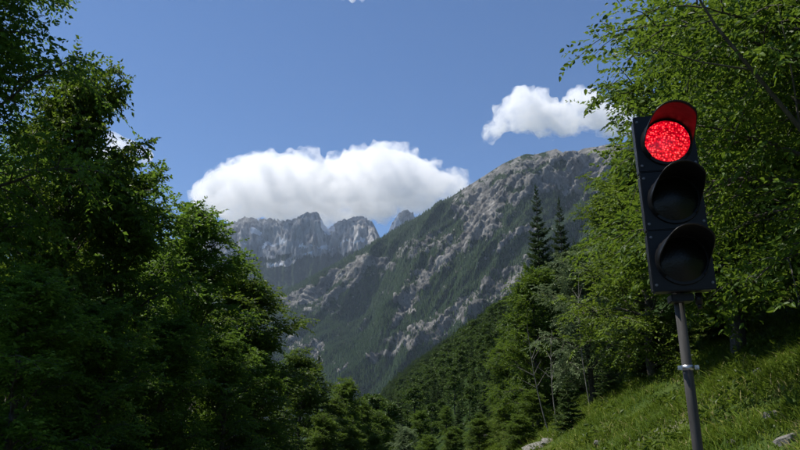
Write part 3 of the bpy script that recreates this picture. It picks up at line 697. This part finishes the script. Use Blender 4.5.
# ------------------------------------------------------------------ woods on the slopes: too many to count
def scatter(name, pts, scl, src_meshes, label):
    """one object that stands copies of the source trees on its points"""
    objs = []
    n = len(pts); which = rng.integers(0, len(src_meshes), n)
    for k, me_src in enumerate(src_meshes):
        sel = which == k
        if not sel.any(): continue
        me = bpy.data.meshes.new(name); me.vertices.add(int(sel.sum())); me.vertices.foreach_set('co', pts[sel].astype(np.float32).ravel())
        a_ = me.attributes.new('size', 'FLOAT', 'POINT'); a_.data.foreach_set('value', scl[sel].astype(np.float32))
        a_ = me.attributes.new('turn', 'FLOAT', 'POINT'); a_.data.foreach_set('value', rng.uniform(0, 6.28, int(sel.sum())).astype(np.float32))
        o = obj(name, me); tag(o, label, kind='stuff')
        src = bpy.data.objects.new(name + '_source', me_src)
        ng = bpy.data.node_groups.new(name + '_nodes', 'GeometryNodeTree')
        ng.interface.new_socket('Geometry', in_out='INPUT', socket_type='NodeSocketGeometry'); ng.interface.new_socket('Geometry', in_out='OUTPUT', socket_type='NodeSocketGeometry')
        N, L = ng.nodes, ng.links
        gi, go = N.new('NodeGroupInput'), N.new('NodeGroupOutput')
        ip = N.new('GeometryNodeInstanceOnPoints'); oi = N.new('GeometryNodeObjectInfo'); oi.inputs['Object'].default_value = src
        at1 = N.new('GeometryNodeInputNamedAttribute'); at1.data_type = 'FLOAT'; at1.inputs['Name'].default_value = 'size'
        at2 = N.new('GeometryNodeInputNamedAttribute'); at2.data_type = 'FLOAT'; at2.inputs['Name'].default_value = 'turn'
        cx = N.new('ShaderNodeCombineXYZ'); L.new(at2.outputs['Attribute'], cx.inputs['Z'])
        L.new(gi.outputs[0], ip.inputs['Points']); L.new(oi.outputs['Geometry'], ip.inputs['Instance'])
        L.new(cx.outputs[0], ip.inputs['Rotation']); L.new(at1.outputs['Attribute'], ip.inputs['Scale']); L.new(ip.outputs[0], go.inputs[0])
        md = o.modifiers.new('stand', 'NODES'); md.node_group = ng
        objs.append(o)
    return objs
def far_tree(name, seed, mat, conifer=True):
    g = np.random.default_rng(seed); Vv, Ff, T, off = [], [], [], 0
    if conifer:
        for (z0, z1, r) in [(1.0, 6.5, 2.6), (4.2, 9.5, 2.0), (7.4, 13.0, 1.4)]:
            m = 6; an = np.arange(m) * 2 * math.pi / m + g.uniform(0, 1); rr = r * g.uniform(.7, 1.2, m)
            vv = np.concatenate([np.stack([rr * np.cos(an), rr * np.sin(an), z0 + g.uniform(-.6, .6, m)], -1), [[0, 0, z1]]])
            Vv.append(vv); Ff.append(np.array([[i, (i + 1) % m, m] for i in range(m)]) + off); off += m + 1; T.append(g.uniform(.2, .8, m + 1))
    else:
        bm_ = bmesh.new(); bmesh.ops.create_icosphere(bm_, subdivisions=2, radius=1)
        vv = np.array([q.co[:] for q in bm_.verts]); ff = np.array([[q.index for q in f_.verts] for f_ in bm_.faces]); bm_.free()
        vv = vv * (1 + 0.35 * g.uniform(-1, 1, (len(vv), 1))) * [3.0, 3.0, 4.2] + [0, 0, 4.6]
        Vv, Ff, T = [vv], [ff], [g.uniform(.2, .8, len(vv))]
    return mesh_np(name, np.concatenate(Vv), np.concatenate(Ff), M[mat], {'tint': np.concatenate(T)})
FT = [far_tree('far_spruce', 1, 'needle'), far_tree('far_spruce', 2, 'needle'), far_tree('far_leafy_tree', 3, 'leaf_dark', False)]

# mountain wood: only where the rock is not bare
Pm, rk = MT['P'], MT['rock']
vis = (MT['px'] > 230) & (MT['px'] < 720) & (MT['py'] < 430)
w_ = (vis & (rk < 0.36)) * (0.25 + sstep(0.40, 0.12, rk)) + (vis & (rk >= 0.36) & (rk < 0.70)) * 0.14
alp = sstep(190, 225, MT['py'] + 0.30 * (MT['px'] - 480) * 0)        # thinner towards the bare tops
w_ = w_ * (0.12 + 0.88 * np.clip(alp + (MT['px'] < 470), 0, 1))
wf_ = w_.ravel() / w_.sum()
idx = rng.choice(len(wf_), 90000, p=wf_)
i0, j0 = np.unravel_index(idx, rk.shape); i1 = np.minimum(i0 + 1, rk.shape[0] - 1); j1 = np.minimum(j0 + 1, rk.shape[1] - 1)
a1, a2 = rng.random((len(idx), 1)), rng.random((len(idx), 1))
pts = Pm[i0, j0] * (1 - a1) * (1 - a2) + Pm[i1, j0] * a1 * (1 - a2) + Pm[i0, j1] * (1 - a1) * a2 + Pm[i1, j1] * a1 * a2
scatter('mountain_wood', pts, rng.uniform(0.6, 1.7, len(idx)), FT[:2], 'dark conifer wood climbing the grey mountain flank')

# hillside wood on the right of the valley
n = 90000
X = rng.uniform(-120, 520, n); Y = 42 + 1050 * rng.random(n) ** 1.15
Z = ground_z(X, Y); p3 = np.stack([X, Y, Z], -1); qx, qy = to_px(p3)
keep = (qx > 250) & (qx < 860) & (X > hill_foot(np.minimum(Y, 900)) - 60) & (Y > 60) & (Z > -90)
# thin out the near ones to a natural spacing
keep &= rng.random(n) < np.where(Y < 300, 0.75, 0.9)
p3 = p3[keep][:26000]; print('hillside trees', keep.sum())
dist = p3[:, 1]
near = dist < 420
ns_ = rng.uniform(0.6, 1.1, near.sum()) * np.clip(p3[near, 1] / 300.0 * np.where(qx[keep][:26000][near] > 520, 1.6, 1), 0.26, 1.0)
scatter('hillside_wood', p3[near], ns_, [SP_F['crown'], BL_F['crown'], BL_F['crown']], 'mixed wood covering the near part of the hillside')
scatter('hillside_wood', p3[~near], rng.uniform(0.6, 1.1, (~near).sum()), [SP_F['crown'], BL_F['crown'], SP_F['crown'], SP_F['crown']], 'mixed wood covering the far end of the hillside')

# ------------------------------------------------------------------ grass and stones on the bank
def blades(n, region, tall, seed):
    g = np.random.default_rng(seed)
    X, Y = region(g, n); dens = fbm(X * 0.8, Y * 0.8, 3.0, 3)
    k = (dens + g.uniform(-0.7, 0.7, n)) > -0.45; X, Y, dens = X[k], Y[k], dens[k]; n = len(X)
    Z = ground_z(X, Y) - 0.01; b0 = np.stack([X, Y, Z], -1)
    hgt = tall * g.uniform(0.4, 1.25, n) * (0.8 + 0.7 * np.clip(dens, -0.6, 1)) * np.where(g.random(n) < 0.04, 1.7, 1); az = g.uniform(0, 6.28, n)
    ln = unit(np.stack([np.cos(az) * 0.5 - 0.18, np.sin(az) * 0.5, np.full(n, 0.9)], -1)); sd = np.stack([-np.sin(az), np.cos(az), 0 * az], -1)
    wd = (0.0045 + 0.006 * g.random(n))[:, None]; H_ = hgt[:, None]
    mid = b0 + ln * H_ * 0.55; tip = b0 + ln * H_ * 0.95 + np.stack([np.cos(az) * .3 - .15, np.sin(az) * .3, -0.12 + 0 * az], -1) * H_
    vs_ = np.stack([b0 - sd * wd, b0 + sd * wd, mid + sd * wd * .8, mid - sd * wd * .8, tip], 1)
    i = np.arange(n)[:, None] * 5
    F = np.concatenate([i + [[0, 1, 2]], i + [[0, 2, 3]], i + [[3, 2, 4]]])
    tint = np.clip(0.42 + 0.30 * fbm(X * 0.5, Y * 0.5, 6.0, 3) + g.normal(0, 0.16, n) + (g.random(n) < 0.06 + 0.16 * (fbm(X * 0.9, Y * 0.9, 12.0, 2) > 0.25)) * 0.55, 0, 1)
    return vs_.reshape(-1, 3), F, np.repeat(tint, 5)
def bank(g, n):
    Y = 5.5 + 32 * g.random(n) ** 0.95; X = hill_foot(Y) - 0.6 * (Y > 20) + 0.2 + g.random(n) * np.minimum(1.5 + 0.42 * Y, 11.5); return X, Y
vv, F, T = blades(230000, bank, 0.21, 1)
tag(obj('bank_grass', mesh_np('bank_grass', vv, F, M['grass'], {'tint': T})), 'long green grass covering the steep roadside bank', kind='stuff')
def verge(g, n):
    Y = -4 + 26 * g.random(n); X = ROAD_L + road_shift(np.clip(Y, 0, 300)) - 0.3 - 3.5 * g.random(n); return X, Y
vv, F, T = blades(22000, verge, 0.22, 2)
tag(obj('verge_grass', mesh_np('verge_grass', vv, F, M['grass'], {'tint': T})), 'shaded grass along the road edge under the trees', kind='stuff')

g = np.random.default_rng(77); X, Y = bank(g, 2600); k = fbm(X * 0.7, Y * 0.7, 21.0, 2) > 0.12; X, Y = X[k], Y[k]
n = len(X); m = 14; c0 = np.stack([X, Y, ground_z(X, Y)], -1)
az = g.uniform(0, 6.28, (n, m)); el = g.uniform(0.1, 1.0, (n, m)); hh_ = g.uniform(0.08, 0.34, (n, 1))
dl = np.stack([np.cos(az) * np.cos(el), np.sin(az) * np.cos(el), np.sin(el)], -1)
b0 = c0[:, None] + np.stack([g.normal(0, .05, (n, m)), g.normal(0, .05, (n, m)), hh_ * g.random((n, m))], -1)
vv, F, kk = leaves_np(b0.reshape(-1, 3), dl.reshape(-1, 3), g.uniform(0.05, 0.14, n * m), 0.5, g)
tag(obj('bank_weeds', mesh_np('bank_weeds', vv, F, M['leaf_yellow'], {'tint': np.repeat(np.clip(g.normal(.45, .2, n * m), 0, 1), kk)})), 'low broad-leaved weeds growing through the bank grass', kind='stuff')
def stone_mesh(seed):
    g = np.random.default_rng(seed); bm_ = bmesh.new(); bmesh.ops.create_icosphere(bm_, subdivisions=2, radius=1)
    for q in bm_.verts:
        c = q.co * (1 + 0.35 * float(noise3(q.co.x * 1.3 + seed * 5, q.co.y * 1.3, q.co.z * 1.3))); c = Vector([max(-.75, min(.75, e)) for e in c]); c.z *= 0.6; q.co = c
    me = bpy.data.meshes.new('stone'); bm_.to_mesh(me); bm_.free(); me.materials.append(M['stone']); return me
SM = [stone_mesh(k) for k in range(4)]
STN = [(536, 449, .34, 'grey boulder at the lower end of the stony scar'), (548, 443, .22, 'smaller grey boulder beside the lower one in the stony scar'), (487, 438, .4, 'grey rock lying in the pale scar beyond the bank'),
       (776, 418, .16, 'largest pale stone in the grass beyond the signal pole'), (788, 440, .14, 'pale stone lowest in the grass beyond the signal pole'), (762, 372, .15, 'pale stone higher on the bank behind the pole'),
       (735, 444, .10, 'small pale stone in the grass near the signal pole'), (600, 444, .12, 'small pale stone at the bottom of the grass bank')]
def hit_ground(px, py):
    for Y in np.arange(4, 80, 0.05):
        p = at(px, py, Y)
        if p[2] < ground_z(p[0], p[1]): return p
    return None
for k, (px, py, s, lab) in enumerate(STN):
    p = hit_ground(px, py)
    if p is None: continue
    o = obj('stone', SM[k % 4], None, (p[0], p[1], p[2] - 0.02 * s)); o.scale = (s * 1.2, s, s * 0.9); o.rotation_euler = (0.2, -0.3, k * 1.3)
    tag(o, lab, 'stone', 'stones on the bank')

# ------------------------------------------------------------------ traffic light
FY = 3.10                                # distance of the signal face
HW, HS, HD = 0.138, 0.283, 0.105         # half width, section height, body depth
c_top = at(664.5, 113.5, FY); c_bot = at(688.0, 290.5, FY)
tilt = math.atan2(c_bot[0] - c_top[0], c_top[2] - c_bot[2])       # a slight lean of the whole post
headH = float(np.hypot(c_top[0] - c_bot[0], c_top[2] - c_bot[2]))
print('signal head height', headH, 'tilt', math.degrees(tilt), c_top, c_bot)
HS = headH / 3.0
axis = unit(c_top - c_bot)
bx_ = c_bot - axis * (c_bot[2] / axis[2])             # where the post meets the ground
gz = float(ground_z(bx_[0], FY + 0.06))
sig = empty('traffic_signal', (float(bx_[0]), FY + 0.06, 0.0)); sig.rotation_euler = (0, -tilt, R(-9))
tag(sig, 'black three-lens traffic light showing red on a leaning grey pole', 'traffic light')
zb = float(np.linalg.norm(c_bot - bx_)); FL = -0.06                # local height of the head's bottom, local y of the face
def cyl(bm_, r, z0, z1, x=0, y=0, seg=24, axis_='Z', r2=None):
    m = Matrix.Translation((x, y, (z0 + z1) / 2)) if axis_ == 'Z' else Matrix.Translation((x, (z0 + z1) / 2, y)) @ Matrix.Rotation(R(90), 4, 'X')
    bmesh.ops.create_cone(bm_, cap_ends=True, segments=seg, radius1=r, radius2=r if r2 is None else r2, depth=abs(z1 - z0), matrix=m)
def box(bm_, cx, cy_, cz, sx, sy, sz, bev=0.0):
    r = bmesh.ops.create_cube(bm_, size=1, matrix=Matrix.Translation((cx, cy_, cz)) @ Matrix.Diagonal((sx, sy, sz, 1)))
    if bev:
        ed = list({e for q in r['verts'] for e in q.link_edges}); bmesh.ops.bevel(bm_, geom=ed, offset=bev, segments=2, affect='EDGES')
bm = bmesh.new(); cyl(bm, 0.0228, 0.09, zb + 0.75, y=0.085, seg=28); bm_obj('pole', bm, M['pole'], sig, True)
bm = bmesh.new(); box(bm, 0, 0.085, 0.045 + gz, 0.52, 0.52, 0.11, 0.015); bm_obj('concrete_foot', bm, M['concrete'], sig)
bm = bmesh.new(); cyl(bm, 0.036, 0.10 + gz, 0.24, y=0.085); bm_obj('pole_socket', bm, M['steel'], sig, True)
bm = bmesh.new(); box(bm, 0, 0.045, zb - 0.020, 0.10, 0.10, 0.036, 0.004); box(bm, 0, 0.055, zb + 0.40, 0.07, 0.03, 0.70, 0.004); bm_obj('mounting_bracket', bm, M['plastic'], sig)
bm = bmesh.new(); cyl(bm, 0.016, zb - 0.055, zb - 0.002, x=0.072, y=0.01); cyl(bm, 0.011, zb - 0.075, zb - 0.05, x=0.072, y=0.01); bm_obj('cable_gland', bm, M['plastic'], sig, True)
# pole clamp
cz = zb - 0.335
bm = bmesh.new(); cyl(bm, 0.0265, cz - 0.012, cz + 0.012, y=0.085, seg=28); clamp = bm_obj('clamp', bm, M['steel'], sig, True)
for sx in (-1, 1):
    bm = bmesh.new(); box(bm, sx * 0.037, 0.066, cz, 0.020, 0.010, 0.020, 0.002); cyl(bm, 0.0065, 0.050, 0.082, x=sx * 0.038, y=cz, seg=6, axis_='Y'); bm_obj('clamp_bolt', bm, M['steel'], clamp)
bm = bmesh.new(); box(bm, 0.0, 0.058, cz - 0.055, 0.012, 0.006, 0.09, 0.002); bm_obj('clamp_strap', bm, M['pole'], clamp)

def visor_mesh():
    r0, th = 0.113, 0.0035; n = 56; m = 10; vs_, fs = [], []
    angs = [R(-132) + R(264) * i / (n - 1) for i in range(n)]
    def ln(a_):
        d = abs(math.degrees(a_))
        if d < 52: return 0.222 - 0.015 * (d / 52) ** 2
        t_ = min(1, (d - 52) / 52); return 0.024 + 0.183 * (1 - t_ * t_ * (3 - 2 * t_))
    for r_ in (r0, r0 - th):
        for a_ in angs:
            for j in range(m):
                f = j / (m - 1); rr = r_ + 0.004 * (1 - f)
                vs_.append((rr * math.sin(a_), -ln(a_) * f, rr * math.cos(a_)))
    ix = lambda s, i, j: s * n * m + i * m + j
    for i in range(n - 1):
        for j in range(m - 1):
            fs.append((ix(0, i, j), ix(0, i, j + 1), ix(0, i + 1, j + 1), ix(0, i + 1, j)))
            fs.append((ix(1, i, j), ix(1, i + 1, j), ix(1, i + 1, j + 1), ix(1, i, j + 1)))
        fs.append((ix(0, i, m - 1), ix(1, i, m - 1), ix(1, i + 1, m - 1), ix(0, i + 1, m - 1)))
    for j in range(m - 1):
        fs.append((ix(0, 0, j), ix(1, 0, j), ix(1, 0, j + 1), ix(0, 0, j + 1)))
        fs.append((ix(0, n - 1, j), ix(0, n - 1, j + 1), ix(1, n - 1, j + 1), ix(1, n - 1, j)))
    me = bpy.data.meshes.new('visor'); me.from_pydata(vs_, [], fs); me.update(); me.materials.append(M['visor'])
    me.polygons.foreach_set('use_smooth', np.full(len(me.polygons), True)); return me
def lens_mesh(mat):
    n, m, r0, dome = 48, 9, 0.1045, 0.020; vs_ = [(0, -dome, 0)]; fs = []
    for j in range(1, m + 1):
        f = j / m; y = -dome * math.cos(f * math.pi / 2)
        for i in range(n): a_ = 2 * math.pi * i / n; vs_.append((r0 * f * math.cos(a_), y, r0 * f * math.sin(a_)))
    for i in range(n): fs.append((0, 1 + i, 1 + (i + 1) % n))
    for j in range(m - 1):
        for i in range(n):
            p, q = 1 + j * n + i, 1 + j * n + (i + 1) % n; fs.append((p, p + n, q + n, q))
    me = bpy.data.meshes.new('lens'); me.from_pydata(vs_, [], fs); me.update(); me.materials.append(mat)
    me.polygons.foreach_set('use_smooth', np.full(len(me.polygons), True)); return me
VM = visor_mesh(); LR, LO = lens_mesh(M['lens_red']), lens_mesh(M['lens_off'])
bm = bmesh.new(); cyl(bm, 0.0062, FL - 0.006, FL + 0.001, x=0, y=0, seg=12, axis_='Y'); cyl(bm, 0.0040, FL - 0.009, FL - 0.006, seg=6, axis_='Y')
BM_ = bpy.data.meshes.new('bolt'); bm.to_mesh(BM_); bm.free(); BM_.materials.append(M['bolt'])
for k in range(3):
    zc = zb + HS * (k + 0.5)
    bm = bmesh.new()
    box(bm, 0, FL + 0.052, zc, 2 * HW - 0.012, 0.090, HS - 0.006, 0.008)          # body
    box(bm, 0, FL + 0.006, zc, 2 * HW, 0.014, HS - 0.003, 0.004)                  # front flange
    sec = bm_obj('section', bm, M['plastic'], sig)
    sec['label'] = ['lowest dark unlit section', 'middle dark unlit section', 'top section with the lit red lens'][k]
    bm = bmesh.new()
    m_ = Matrix.Translation((0.004, FL - 0.006, zc)) @ Matrix.Rotation(R(90), 4, 'X')
    bmesh.ops.create_cone(bm, cap_ends=True, segments=48, radius1=0.121, radius2=0.118, depth=0.014, matrix=m_)
    bm_obj('lens_ring', bm, M['plastic'], sec, False)
    o = obj('lens', LR if k == 2 else LO, sec, (0.004, FL - 0.0145, zc))
    if k == 2: o['label'] = 'lit red lens of small bright facets'
    obj('visor', VM, sec, (0.004, FL - 0.0125, zc))
    for sx in (-1, 1):
        for sz in (-1, 1):
            obj('bolt', BM_, sec, (sx * (HW - 0.016), 0, zc + sz * (HS * 0.5 - 0.032)))
for q in HEIGHTS: print(q)
